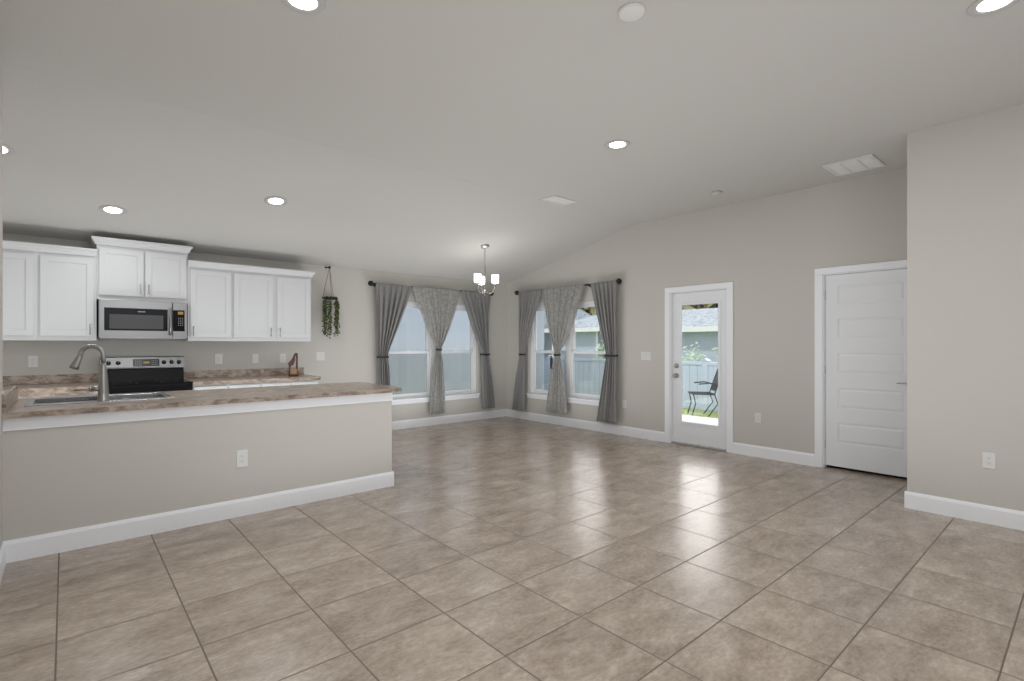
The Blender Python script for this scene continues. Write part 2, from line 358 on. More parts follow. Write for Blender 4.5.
# ---------------------------------------------------------------- windows
def window(name, axis, plane, a0, a1, z0, z1):
    """double unit of two single-hung sashes; axis 'x': runs along x at y=plane (outside +y); axis 'y': along y at x=plane"""
    def bx(m, u0, u1, d0, d1, w0, w1, bev=0):
        if axis == 'x': m.box(u0, u1, plane+d0, plane+d1, w0, w1, bev)
        else: m.box(plane+d0, plane+d1, u0, u1, w0, w1, bev)
    mid = (a0+a1)/2
    root = sempty(name, (mid, plane, z0) if axis == 'x' else (plane, mid, z0))
    f = MB(); fw = .05; d0, d1 = .055, .135
    bx(f, a0, a0+fw, d0, d1, z0, z1, .003); bx(f, a1-fw, a1, d0, d1, z0, z1, .003)
    bx(f, a0+fw, a1-fw, d0, d1, z0, z0+.035, .003); bx(f, a0+fw, a1-fw, d0, d1, z1-fw, z1, .003)
    bx(f, mid-.055, mid+.055, d0-.005, d1, z0+.035, z1-fw, .003)
    f.build('window_frame', M['vinyl'], root)
    zm = 1.195
    for u0, u1 in ((a0+fw, mid-.055), (mid+.055, a1-fw)):
        for k, (w0, w1) in enumerate(((z0+.035, zm+.02), (zm-.02, z1-fw))):
            e0, e1 = (.068, .093) if k == 0 else (.095, .12); sw = .042
            s = MB()
            bx(s, u0, u0+sw, e0, e1, w0, w1, .003); bx(s, u1-sw, u1, e0, e1, w0, w1, .003)
            bx(s, u0+sw, u1-sw, e0, e1, w0, w0+.042, .003); bx(s, u0+sw, u1-sw, e0, e1, w1-.042, w1, .003)
            so = s.build('sash', M['vinyl'], root)
            g = MB(); bx(g, u0+sw, u1-sw, (e0+e1)/2-.003, (e0+e1)/2+.003, w0+.042, w1-.042); g.build('glass_pane', M['glass'], so)
            if k == 0:
                l = MB(); um = (u0+u1)/2
                bx(l, um-.035, um+.035, e0-.014, e0+.01, w1-.005, w1+.012, .004); l.build('sash_lock', M['vinyl'], so)
                sc = MB(); bx(sc, u0+.004, u1-.004, .126, .128, z0+.04, zm); sc.build('insect_screen', M['screen'], root)
    s = MB(); bx(s, a0-.03, a1+.03, -.03, .055, z0-.022, z0+.006, .004); bx(s, a0-.015, a1+.015, -.012, -.0005, z0-.075, z0-.022, .003)
    s.build('window_sill', M['trim'], root)
    return root
window('window_1', 'x', YB, *WB)
window('window_2', 'y', XR, *WR)

# ---------------------------------------------------------------- doors (in the right wall, room side is -x)
def casing(root, y0, y1, zt, w=.075):
    m = MB()
    m.box(XR-.018, XR, y0-w, y0+.004, 0, zt-.004, .004); m.box(XR-.018, XR, y1-.004, y1+w, 0, zt-.004, .004); m.box(XR-.018, XR, y0-w, y1+w, zt-.004, zt+w-.012, .004)
    m.build('casing', M['trim'], root)
    j = MB(); j.box(XR+.001, XR+T, y0, y0+.014, 0, zt-.014); j.box(XR+.001, XR+T, y1-.014, y1, 0, zt-.014); j.box(XR+.001, XR+T, y0, y1, zt-.014, zt)
    j.build('jamb', M['trim'], root)
r = sempty('door_1', (XR, 3.39, 0)); casing(r, D1[0], D1[1], D1[2])
XS = XR+.04
m = MB(); ya, yb = D1[0]+.016, D1[1]-.016; ga, gb, gz0, gz1 = 3.105, 3.66, .275, 1.865
m.box(XS, XS+.044, ya, ga, .02, 2.003); m.box(XS, XS+.044, gb, yb, .02, 2.003); m.box(XS, XS+.044, ga, gb, .02, gz0); m.box(XS, XS+.044, ga, gb, gz1, 2.003)
slab = m.build('door_slab', M['door'], r)
m = MB(); q = .028
m.box(XS-.01, XS, ga-.008, ga+q, gz0-.008, gz1+.008, .003); m.box(XS-.01, XS, gb-q, gb+.008, gz0-.008, gz1+.008, .003)
m.box(XS-.01, XS, ga+q, gb-q, gz0-.008, gz0+q, .003); m.box(XS-.01, XS, ga+q, gb-q, gz1-q, gz1+.008, .003)
m.build('glass_frame', M['door'], slab)
m = MB(); m.box(XS+.018, XS+.026, ga, gb, gz0, gz1); m.build('glass_pane', M['glass'], slab)
m = MB(); m.lathe([(.032, 0), (.032, .008), (.024, .014), (.024, .02)], (XS, 3.712, 1.035), (-1, 0, 0), 20); m.build('deadbolt', M['nickel'], slab)
m = MB(); m.lathe([(.032, 0), (.032, .006), (.013, .012), (.011, .03), (.026, .042), (.029, .055), (.022, .066), (.008, .07)], (XS, 3.712, .905), (-1, 0, 0), 20); m.build('door_knob', M['nickel'], slab)
m = MB(); m.box(XR+.001, XR+T, D1[0]+.014, D1[1]-.014, 0, .018, .003); m.build('threshold', M['nickel'], r)

r = sempty('door_2', (XR, 1.527, 0)); casing(r, D2[0], D2[1], D2[2])
m = MB(); ya, yb = D2[0]+.016, D2[1]-.016; zb, zt = .03, 2.058; yp0, yp1 = ya+.118, yb-.118
pz = [(.285, .495), (.65, .862), (1.022, 1.23), (1.385, 1.59), (1.745, 1.945)]
XD = XR+.03
m.box(XD, XD+.036, ya, yp0, zb, zt); m.box(XD, XD+.036, yp1, yb, zb, zt)
zs = [zb]+[v for p in pz for v in p]+[zt]
for k in range(0, len(zs), 2): m.box(XD, XD+.036, yp0, yp1, zs[k], zs[k+1])
for z0, z1 in pz:      # recessed moulding, raised flat field
    m.box(XD+.010, XD+.03, yp0, yp1, z0, z1)
    e = .03; t = bmesh.new()
    vo = [t.verts.new((XD+.0101, y, z)) for y, z in ((yp0+.008, z0+.008), (yp1-.008, z0+.008), (yp1-.008, z1-.008), (yp0+.008, z1-.008))]
    vi = [t.verts.new((XD+.003, y, z)) for y, z in ((yp0+e, z0+e), (yp1-e, z0+e), (yp1-e, z1-e), (yp0+e, z1-e))]
    t.faces.new(vi)
    for k in range(4): t.faces.new((vo[k], vo[(k+1) % 4], vi[(k+1) % 4], vi[k]))
    bmesh.ops.recalc_face_normals(t, faces=t.faces[:]); m._merge(t)
slab = m.build('door_slab', M['door'], r)
m = MB(); m.lathe([(.028, 0), (.028, .006), (.01, .01), (.01, .045)], (XD, 1.185, .944), (-1, 0, 0), 18)
m.tube([(XD-.045, 1.18, .944), (XD-.047, 1.21, .945), (XD-.047, 1.295, .942)], [.009, .008, .006]); m.build('door_lever', M['nickel'], slab)
m = MB()
for z in (.25, 1.05, 1.85): m.cyl((XD-.004, yb+.004, z-.045), (XD-.004, yb+.004, z+.045), .006, 10)
m.build('hinge', M['nickel'], r)
m = MB(); m.box(XR+.085, XR+T, D2[0]+.014, D2[1]-.014, 0, .4); m.build('gap_light_block', M['black'], r)  # added black block behind the slab, stops light and darkens the gap below

# ---------------------------------------------------------------- kitchen: cabinets
def shaker_door(parent, x0, x1, z0, z1, yf, handle, name='door', low=True, hz=None):
    m = MB(); w = .058; t = .02
    m.box(x0, x0+w, yf-t, yf, z0, z1, .002); m.box(x1-w, x1, yf-t, yf, z0, z1, .002)
    m.box(x0+w-.001, x1-w+.001, yf-t, yf, z0, z0+w, .002); m.box(x0+w-.001, x1-w+.001, yf-t, yf, z1-w, z1, .002)
    m.box(x0+w-.001, x1-w+.001, yf-t+.008, yf-.001, z0+w-.001, z1-w+.001)
    o = m.build(name, M['cab'], parent)
    if handle:
        hx = x0+.03 if handle == 'l' else x1-.03; ha, hb = hz
        h = MB(); y = yf-t
        if handle == 'h':
            xm = (x0+x1)/2; zc = (z0+z1)/2
            h.tube([(xm-.05, y, zc), (xm-.05, y-.028, zc), (xm+.05, y-.028, zc), (xm+.05, y, zc)], .0055)
        else:
            h.cyl((hx, y-.028, ha), (hx, y-.028, hb), .0055, 10)
            h.cyl((hx, y+.001, ha+.015), (hx, y-.028, ha+.015), .0045, 8); h.cyl((hx, y+.001, hb-.015), (hx, y-.028, hb-.015), .0045, 8)
        h.build('handle', M['nickel'], o)
    return o
def upper(label, x0, x1, z0, z1, yf, doors, crown, ends, hz):
    t = thing('wall_cabinet', label, 'cabinet', ((x0+x1)/2, (yf+YB)/2, z0), 'upper kitchen cabinets')
    m = MB(); m.box(x0, x1, yf, YB-.001, z0, z1, .002); m.build('body', M['cab'], t)
    for a, c, h in doors: shaker_door(t, a, c, z0+.045, z1-.085, yf, h, hz=hz)
    # crown moulding
    m = MB(); P = [(0, z1-.055), (.012, z1-.055), (.018, z1-.035), (.03, z1-.012), (.042, z1), (.042, crown), (0, crown)]
    xa = x0-(.04 if ends[0] else 0); xb = x1+(.04 if ends[1] else 0)
    m.prism([(yf-p, z) for p, z in P], 'x', x0, x1)
    for e, x, s in ((ends[0], x0, -1), (ends[1], x1, 1)):
        if e:
            m.prism([(x+s*p, z) for p, z in P], 'y', yf, YB-.001)
            # mitred corner
            tt = bmesh.new(); A = [tt.verts.new((x, yf-p, z)) for p, z in P]; B = [tt.verts.new((x+s*p, yf-p, z)) for p, z in P]; D = [tt.verts.new((x+s*p, yf, z)) for p, z in P]
            for k in range(len(P)-1):
                for U, V in ((A, B), (B, D)):
                    vs = [U[k], V[k], V[k+1], U[k+1]]
                    try: tt.faces.new(vs)
                    except Exception: pass
            bmesh.ops.remove_doubles(tt, verts=tt.verts[:], dist=1e-6); bmesh.ops.recalc_face_normals(tt, faces=tt.faces[:]); m._merge(tt)
    m.build('crown_moulding', M['cab'], t)
    return t
YU = 6.84
upper('white single-door wall cabinet at the far left, cut by the wall edge', -.67, -.21, 1.36, 2.285, YU, [(-.655, -.232, None)], 2.305, (0, 0), (1.42, 1.53))
upper('white single-door wall cabinet directly left of the microwave', -.21, .243, 1.36, 2.285, YU, [(-.188, .222, 'r')], 2.305, (0, 0), (1.42, 1.53))
upper('taller white two-door wall cabinet standing above the microwave', .2435, 1.0525, 1.792, 2.415, YU, [(.262, .641, 'r'), (.655, 1.034, 'l')], 2.437, (1, 1), (1.865, 1.97))
upper('white single-door wall cabinet directly right of the microwave', 1.053, 1.507, 1.36, 2.262, YU, [(1.075, 1.494, 'l')], 2.28, (0, 0), (1.42, 1.53))
upper('white two-door wall cabinet at the right end of the row, beside hanging plant', 1.5075, 2.445, 1.36, 2.262, YU, [(1.524, 1.968, 'r'), (2.016, 2.425, 'l')], 2.28, (0, 1), (1.42, 1.53))

CT0, CT = .877, .912       # underside and top of the worktops
def base_cab(label, x0, x1, y0, y1, face, ndoors, th=.0825):
    """face -1: doors towards -y, +1: towards +y"""
    t = thing('base_cabinet', label, 'cabinet', ((x0+x1)/2, (y0+y1)/2, 0), 'base kitchen cabinets')
    yf = y0 if face < 0 else y1; zt = .8755 if face > 0 else CT-th; zd = zt-.02
    m = MB(); ka, kb = (y0+.07, y1) if face < 0 else (y0, y1-.07)
    m.box(x0+.01, x1-.01, ka, kb, 0, .1)
    if 'below the sink' in label:
        m.box(x0, x0+.02, y0, y1, .1, .8755); m.box(x1-.02, x1, y0, y1, .1, .8755); m.box(x0+.02, x1-.02, y0, y0+.012, .1, .8755); m.box(x0+.02, x1-.02, y1-.02, y1, .1, .8755); m.box(x0+.02, x1-.02, y0+.012, y1-.02, .1, .12)
    else: m.box(x0, x1, y0, y1, .1, zt, .002)
    m.build('body', M['cab'], t)
    w = (x1-x0)/ndoors
    for k in range(ndoors):
        a, c = x0+k*w+.012, x0+(k+1)*w-.012; side = 'r' if k % 2 == 0 else 'l'
        if face < 0:
            shaker_door(t, a, c, .12, .68, yf, side, hz=(.55, .65)); d = MB(); d.box(a, c, yf-.02, yf, .7, zd, .003); do = d.build('drawer', M['cab'], t); s = yf-.02; q = -.028
        else:
            d = MB(); d.box(a, c, yf, yf+.02, .12, .68, .003); do = d.build('door', M['cab'], t)
            h = MB(); hx = (c-.03 if side == 'r' else a+.03); h.tube([(hx, yf+.02, .55), (hx, yf+.048, .55), (hx, yf+.048, .65), (hx, yf+.02, .65)], .0055); h.build('handle', M['nickel'], do)
            d = MB(); d.box(a, c, yf, yf+.02, .7, .855, .003); do = d.build('drawer', M['cab'], t); s = yf+.02; q = .028
        h = MB(); xm = (a+c)/2; zh = (.7+zd)/2; h.tube([(xm-.05, s, zh), (xm-.05, s+q, zh), (xm+.05, s+q, zh), (xm+.05, s, zh)], .0055); h.build('handle', M['nickel'], do)
    return t
YK = 6.565
base_cab('white base cabinet along the back wall at the far left, behind the sink', -1.64, -.70, YK, YB-.001, -1, 2)
base_cab('white base cabinet along the back wall just left of the range', -.6995, .278, YK, YB-.001, -1, 2)
base_cab('white base cabinet along the back wall just right of the range', 1.052, 1.75, YK, YB-.001, -1, 2, .0425)
base_cab('white base cabinet along the back wall at its right end, below the harp', 1.7505, 2.44, YK, YB-.001, -1, 2, .0425)
base_cab('white base cabinet on the kitchen side of the peninsula, below the sink', XL+.02, .75, PF+.116, 5.24, 1, 2)
base_cab('white base cabinet on the kitchen side of the peninsula, right end', .7505, 2.29, PF+.116, 5.24, 1, 3)

# counters
ct = thing('countertop', 'brown mottled laminate worktop of the peninsula with cut-off end corner', 'countertop', (1.05, 4.72, CT0), 'laminate worktops')
SX0, SX1, SY0, SY1 = -.205, .625, 4.63, 5.17      # sink outline
CY0, CY1, CX1 = 4.275, 5.31, 2.43
m = MB(); h0 = .02
m.prism([(XL+.0005, CY0), (CX1-.15, CY0), (CX1, CY0+.12), (CX1, SY0+h0), (XL+.0005, SY0+h0)], 'z', CT0, CT)
m.prism([(XL-.1, SY1-h0), (CX1, SY1-h0), (CX1, CY1-.03), (CX1-.03, CY1), (XL-.1, CY1)], 'z', CT0, CT)
m.box(XL-.1, SX0+h0, SY0+h0, SY1-h0, CT0, CT); m.box(SX1-h0, CX1, SY0+h0, SY1-h0, CT0, CT)
m.build('slab', M['lam'], ct)
m = MB(); m.box(XL, XL+.02, CY0+.002, CY1-.05, CT, CT+.108, .003); m.build('side_splash', M['lam'], ct)
def back_counter(label, x0, x1, end, th):
    t = thing('countertop', label, 'countertop', ((x0+x1)/2, 6.85, CT-th), 'laminate worktops')
    m = MB()
    if end: m.prism([(x0, 6.525), (x1-.03, 6.525), (x1, 6.555), (x1, YB-.001), (x0, YB-.001)], 'z', CT-th, CT, .003)
    else: m.box(x0, x1, 6.525, YB-.001, CT-th, CT, .003)
    m.build('slab', M['lam'], t)
    m = MB(); m.box(x0, x1-(.0 if not end else .005), YB-.021, YB-.001, CT, CT+.095, .003); m.build('backsplash', M['lam'], t)
back_counter('brown mottled laminate worktop on the back wall left of the range', -1.645, .279, False, .082)
back_counter('brown mottled laminate worktop on the back wall right of the range', 1.051, 2.465, True, .042)

# sink
sk = thing('kitchen_sink', 'stainless steel double-bowl sink set into the peninsula worktop', 'sink', ((SX0+SX1)/2, (SY0+SY1)/2, CT))
m = MB(); xm = (SX0+SX1)/2; bw = [(SX0+.04, xm-.02), (xm+.02, SX1-.04)]; by0, by1 = SY0+.105, SY1-.03
rz0, rz1 = CT, CT+.006
m.box(SX0, SX1, SY0, by0, rz0, rz1, .002); m.box(SX0, SX1, by1, SY1, rz0, rz1, .002)
m.box(SX0, bw[0][0], by0, by1, rz0, rz1, .002); m.box(bw[0][1], bw[1][0], by0, by1, rz0, rz1, .002); m.box(bw[1][1], SX1, by0, by1, rz0, rz1, .002)
m.build('rim', M['sinksteel'], sk)
for x0, x1 in bw:
    m = MB(); t = .003; zb = CT-.19
    m.box(x0-t, x0, by0-t, by1+t, zb, CT); m.box(x1, x1+t, by0-t, by1+t, zb, CT); m.box(x0, x1, by0-t, by0, zb, CT); m.box(x0, x1, by1, by1+t, zb, CT); m.box(x0-t, x1+t, by0-t, by1+t, zb-t, zb)
    bo = m.build('bowl', M['sinksteel'], sk)
    m = MB(); m.lathe([(.044, 0), (.044, .003), (.034, .003), (.03, -.0), ], ((x0+x1)/2, (by0+by1)/2, zb), (0, 0, 1), 20); m.build('drain', M['steel'], bo)
# faucet
fx, fy = .205, 4.69; fz = CT+.006
fc = thing('kitchen_faucet', 'tall gooseneck pull-down faucet in brushed nickel at the peninsula sink', 'faucet', (fx, fy, fz))
m = MB(); m.lathe([(.036, 0), (.036, .005), (.033, .012), (.0305, .06), (.027, .14), (.0225, .2), (.0175, .25), (.0165, .27)], (fx, fy, fz), seg=24); m.build('body', M['fauc'], fc)
dx, dy = -.93, .37; R = .068
pts = [(fx, fy, fz+.26), (fx, fy, fz+.322)]
for k in range(1, 17):
    a = PI*k/16*.99; rr = R*(1-math.cos(a)); pts.append((fx+dx*rr, fy+dy*rr, fz+.322+R*math.sin(a)))
m = MB(); m.tube(pts, .0155, 14); m.build('spout', M['fauc'], fc)
pe = Vector(pts[-1]); d = (pe-Vector(pts[-2])).normalized(); d = (d+Vector((dx, dy, 0))*.28).normalized()
m = MB(); m.lathe([(.0155, -.004), (.0175, .004), (.0195, .03), (.0265, .078), (.0275, .098), (.022, .10)], pe, d, 20); m.build('spray_head', M['fauc'], fc)
m = MB(); hd = Vector((-.95, .31, 0)); q = Vector((fx, fy, fz+.086))
m.cyl(q+hd*.02, q+hd*.066, .019, 18); m.lathe([(.019, 0), (.021, .004), (.021, .012), (.012, .018)], q+hd*.066, hd, 18)
m.tube([q+hd*.078, q+hd*.10+Vector((0, 0, -.004)), q+hd*.17+Vector((0, 0, -.006))], [.008, .007, .005], 8); m.build('lever', M['fauc'], fc)
# small hole cover on the sink deck
o = MB(); o.lathe([(.022, 0), (.022, .004), (.014, .009), (.003, .01)], (.33, 4.69, fz), seg=18); tag(o.build('hole_cover', M['steel']), 'small round steel hole cover on the sink deck beside the faucet', 'hole cover')

# ---------------------------------------------------------------- range
RX0, RX1 = .281, 1.049; RF = 6.50
rg = thing('electric_range', 'freestanding electric range with stainless back panel and black cooktop', 'stove', ((RX0+RX1)/2, 6.82, 0))
m = MB(); m.box(RX0, RX1, RF+.03, YB-.03, .02, .885, .003); m.box(RX0+.04, RX1-.04, RF+.08, YB-.05, 0, .02); m.build('body', M['black'], rg)
m = MB(); m.box(RX0-.0, RX1+.0, RF, YB-.1, .885, .915, .006); ck = m.build('cooktop', M['blackglass'], rg)
for x, y, rr in ((.47, 6.68, .105), (.86, 6.68, .085), (.47, 6.93, .08), (.86, 6.93, .105)):
    m = MB(); m.lathe([(rr, 0), (rr, .0006), (rr-.004, .0006), (rr-.004, 0)], (x, y, .9155), seg=32, caps=False); m.build('burner_ring', M['mwglass'], ck)
m = MB(); m.box(RX0, RX1, RF+.005, RF+.04, .83, .885, .004); m.build('front_trim', M['blackglass'], rg)
m = MB(); m.box(RX0+.003, RX1-.003, RF+.004, RF+.04, .26, .825, .006); od = m.build('oven_door', M['steel'], rg)
m = MB(); m.box(RX0+.12, RX1-.12, RF+.001, RF+.006, .38, .68, .003); m.build('window', M['blackglass'], od)
m = MB(); m.cyl((RX0+.05, RF-.045, .775), (RX1-.05, RF-.045, .775), .013, 14)
for x in (RX0+.08, RX1-.08): m.cyl((x, RF-.045, .775), (x, RF+.01, .775), .009, 10)
m.build('handle', M['steel'], od)
m = MB(); m.box(RX0+.003, RX1-.003, RF+.006, RF+.04, .06, .25, .006); m.build('storage_drawer', M['steel'], rg)
BY = 7.05
m = MB(); m.prism([(BY-.01, .915), (YB-.03, .915), (YB-.03, 1.06), (BY+.012, 1.06)], 'x', RX0+.004, RX1-.004); m.build('lower_back', M['black'], rg)
m = MB(); m.prism([(BY-.012, 1.048), (BY-.018, 1.055), (BY-.012, 1.066), (BY+.012, 1.175), (BY+.02, 1.183), (YB-.03, 1.183), (YB-.03, 1.048)], 'x', RX0, RX1); bk = m.build('control_panel', M['steel'], rg)
nrm = Vector((0, -.977, .215))
for x in (.352, .434, .852, .925, .997):
    m = MB(); m.lathe([(.0225, -.001), (.0225, .004), (.019, .006), (.0175, .022), (.014, .025)], (x, BY+.0005, 1.117), nrm, 20); k = m.build('knob', M['black'], bk)
    m = MB(); c = Vector((x, BY+.0005, 1.117))+nrm*.0255; m.box(c.x-.0015, c.x+.0015, c.y-.001, c.y+.001, c.z-.012, c.z+.012); m.build('pointer', M['mark'], k)
m = MB(); m.prism([(BY-.0125, 1.075), (BY+.0055, 1.157), (BY+.012, 1.156), (BY-.006, 1.074)], 'x', .565, .808); dp = m.build('display_panel', M['ctrl'], bk)
def onpanel(x0, x1, z0, z1, lift):
    f = lambda z: BY-.0125+(z-1.075)*.2195-lift
    mm = MB(); mm.prism([(f(z0), z0), (f(z1), z1), (f(z1)+.001, z1), (f(z0)+.001, z0)], 'x', x0, x1); return mm
onpanel(.66, .715, 1.108, 1.128, .0015).build('clock', M['amber'], dp)
for x9 in (.585, .735):
    mb = MB()
    for i in range(4):
        for k in range(3):
            xx = x9+i*.016
            f = BY-.0125+(1.09+k*.022-1.075)*.2195-.0015; mb.box(xx, xx+.008, f, f+.001, 1.088+k*.022, 1.094+k*.022)
    mb.build('touch_keys', M['mark'], dp)

# ---------------------------------------------------------------- microwave
mx0, mx1, mz0, mz1 = .258, 1.037, 1.385, 1.7905; MF = 6.77
mw = thing('microwave_oven', 'stainless over-the-range microwave hung under the tall cabinet', 'microwave', ((mx0+mx1)/2, 6.95, mz0))
m = MB(); m.box(mx0, mx1, MF+.03, YB-.002, mz0+.012, mz1, .002); m.box(mx0+.01, mx1-.01, MF+.01, YB-.03, mz0, mz0+.012); m.build('body', M['fauc'], mw)
m = MB(); m.box(mx0, .895, MF, MF+.03, mz0+.014, mz1, .005); dr = m.build('door', M['steel'], mw)
m = MB(); m.box(.302, .853, MF-.002, MF+.002, 1.468, 1.706, .002); fr = m.build('window_frame', M['blackglass'], dr)
m = MB(); m.box(.345, .812, MF-.003, MF-.0015, 1.487, 1.638); m.build('window', M['mwglass'], fr)
m = MB(); m.box(.585, .65, MF-.0035, MF-.0019, 1.668, 1.676); m.build('brand_plate', M['steel'], fr)
m = MB(); m.cyl((.873, MF-.035, 1.425), (.873, MF-.035, 1.72), .011, 14)
for z in (1.45, 1.695): m.cyl((.873, MF-.035, z), (.873, MF+.003, z), .008, 10)
m.build('handle', M['steel'], dr)
m = MB(); m.box(.898, mx1, MF, MF+.03, mz0+.014, mz1, .005); cp = m.build('control_panel', M['steel'], mw)
m = MB(); m.box(.902, 1.012, MF-.002, MF+.002, 1.468, 1.703, .002); kp = m.build('keypad', M['blackglass'], cp)
m = MB(); m.box(.948, .998, MF-.003, MF-.0015, 1.655, 1.687); m.build('display', M['amber'], kp)
m = MB()
for i in range(3):
    for k in range(5): m.box(.952+i*.018, .959+i*.018, MF-.003, MF-.0015, 1.53+k*.02, 1.538+k*.02)
m.build('key_print', M['mark'], kp)

# ---------------------------------------------------------------- outlets and switches
def plate(label, axis, plane, u, z, kind, group='wall plates', w=.073, h=.118):
    """axis 'y': on plane y=plane facing -y, 'x': on plane x=plane facing -x"""
    name = 'wall_outlet' if kind == 'outlet' else 'light_switch'
    loc = (u, plane, z) if axis == 'y' else (plane, u, z)
    t = thing(name, label, 'outlet' if kind == 'outlet' else 'switch', loc, group)
    def bx(m, a, c, d0, d1, e, f, bev=0):
        if axis == 'y': m.box(u+a, u+c, plane-d1, plane-d0, z+e, z+f, bev)
        else: m.box(plane-d1, plane-d0, u+a, u+c, z+e, z+f, bev)
    m = MB(); bx(m, -w/2, w/2, 0, .006, -h/2, h/2, .003); m.build('cover_plate', M['plate'], t)
    if kind == 'outlet':
        m = MB(); bx(m, -.017, .017, .006, .008, -.034, .034, .001); rc = m.build('receptacle', M['plate'], t)
        m = MB()
        for s in (-.018, .018):
            for q in (-.007, .0055): bx(m, q, q+.002, .008, .0084, s-.002, s+.007)
            bx(m, -.002, .002, .008, .0084, s-.010, s-.006)
        m.build('slot', M['platedk'], rc)
    else:
        n = {'switch': 1, 'switch2': 2, 'switch3': 3}[kind]
        for k in range(n):
            c = (k-(n-1)/2)*.046; m = MB(); bx(m, c-.0165, c+.0165, .006, .0095, -.033, .033, .0015); m.build('rocker', M['plate'], t)
plate('white outlet low on the front of the peninsula half wall', 'y', PF, 1.026, .441, 'outlet', w=.079, h=.132)
plate('white outlet low on the closet wall at the right edge', 'x', PX, .533, .465, 'outlet', w=.072, h=.118)
plate('white outlet low on the right wall between the two doors', 'x', XR, 2.627, .46, 'outlet')
plate('white three-rocker switch plate on the right wall beside the glass door', 'x', XR, 4.162, 1.16, 'switch3', w=.166)
plate('white outlet low on the right wall beside the curtained window', 'x', XR, 4.53, .455, 'outlet')
plate('white outlet above the worktop left of the range', 'y', YB, -.25, 1.147, 'outlet')
plate('white outlet above the worktop, first to the right of the range', 'y', YB, 1.43, 1.14, 'outlet', w=.085, h=.125)
plate('white single switch above the worktop between two outlets', 'y', YB, 1.85, 1.137, 'switch')
plate('white outlet above the worktop just left of the wooden harp', 'y', YB, 2.186, 1.137, 'outlet', w=.08)
plate('white two-rocker switch plate right of the wooden harp', 'y', YB, 2.692, 1.156, 'switch2', w=.12)

# ---------------------------------------------------------------- ceiling fittings
def can(label, x, y, power=1.0, first=[None]):
    z = ceil_z(y)
    if first[0] is None:
        t = thing('recessed_light', label, 'ceiling light', (0, 0, 0), 'recessed ceiling lights')
        m = MB(); m.lathe([(.108, 0), (.108, -.004), (.1, -.009), (.074, -.005), (.068, -.001)], (0, 0, 0), seg=36, caps=False); m.lathe([(.1, -.0002), (.066, -.0002)], (0, 0, 0), seg=36, caps=False); m.build('trim_ring', M['ring'], t)
        m = MB(); m.lathe([(.069, -.0015), (.069, -.003)], (0, 0, 0), seg=32); m.build('diffuser', M['lit'], t)
        first[0] = t
    else:
        t = copy_tree(first[0]); t['label'] = label
    t.location = (x, y, z-.0005)
    if y > YC: t.rotation_euler = (-math.atan(SL), 0, 0)
    l = lamp('recessed_lamp', 'AREA', (x, y, z-.012), CAN_POWER*power, .15, CAN_COL, (-math.atan(SL) if y > YC else 0, 0, 0))
    return t
can('round recessed ceiling light cut by the top edge, left half of the picture', .888, 2.60)
can('round recessed ceiling light cut by the top edge, upper right', 3.50, .34, .5)
can('round recessed ceiling light midway between the two ceiling vents', 3.557, 2.706, 1.5)
can('recessed kitchen ceiling light above the microwave cabinet', .347, 6.277, .45)
can('recessed kitchen ceiling light above the right wall cabinets', 1.62, 5.524, .6)
can('recessed kitchen ceiling light half hidden behind the left wall edge', -.40, 5.46, .6)
# more of the same lamps behind the photographer light the near half of the room
for x, y, k in ((.9, .3, 1.3), (.9, -1.9, 1), (3.5, -1.9, .6)):
    lamp('recessed_lamp', 'AREA', (x, y, ZF-.012), CAN_POWER*k, .15, CAN_COL)
m = MB(); m.lathe([(.068, 0), (.068, -.008), (.063, -.016), (.056, -.019), (.004, -.02)], (2.185, 1.575, ZF), seg=32); sd = m.build('smoke_detector', M['baffle'])
tag(sd, 'round white smoke detector on the ceiling at the top edge', 'smoke detector')
m = MB(); m.lathe([(.055, 0), (.055, -.02), (.045, -.03), (.004, -.032)], (5.5, 2.816, ZF), seg=28); tag(m.build('smoke_detector', M['ceil']), 'small grey-white detector on the ceiling near the wall above the glass door', 'smoke detector')
def vent(label, x0, x1, y0, y1, nsec, nsl):
    t = thing('ceiling_vent', label, 'air vent', ((x0+x1)/2, (y0+y1)/2, ZF), 'ceiling air vents')
    m = MB(); w = .028; z0, z1 = ZF-.012, ZF
    m.box(x0, x1, y0, y0+w, z0, z1, .002); m.box(x0, x1, y1-w, y1, z0, z1, .002); m.box(x0, x0+w, y0+w, y1-w, z0, z1, .002); m.box(x1-w, x1, y0+w, y1-w, z0, z1, .002)
    for k in range(1, nsec): yy = y0+(y1-y0)*k/nsec; m.box(x0+w, x1-w, yy-.008, yy+.008, z0, z1, .002)
    m.build('frame', M['plate'], t)
    m = MB(); m.box(x0+w*.5, x1-w*.5, y0+w*.5, y1-w*.5, ZF-.0045, ZF-.0005); m.build('duct_back', M['baffle'], t)
    m = MB()
    for k in range(nsl):
        xx = x0+w+(x1-x0-2*w)*(k+.5)/nsl; m.prism([(xx-.006, ZF-.004), (xx+.006, ZF-.004), (xx+.004, ZF-.009), (xx-.001, ZF-.009)], 'y', y0+w, y1-w)
    m.build('louvre', M['plate'], t)
vent('large white three-section ceiling vent above the white door', 5.45, 5.88, 1.335, 1.74, 3, 16)
vent('small white ceiling vent at the ceiling crease near the chandelier', 4.21, 4.6, 4.09, 4.31, 1, 12)

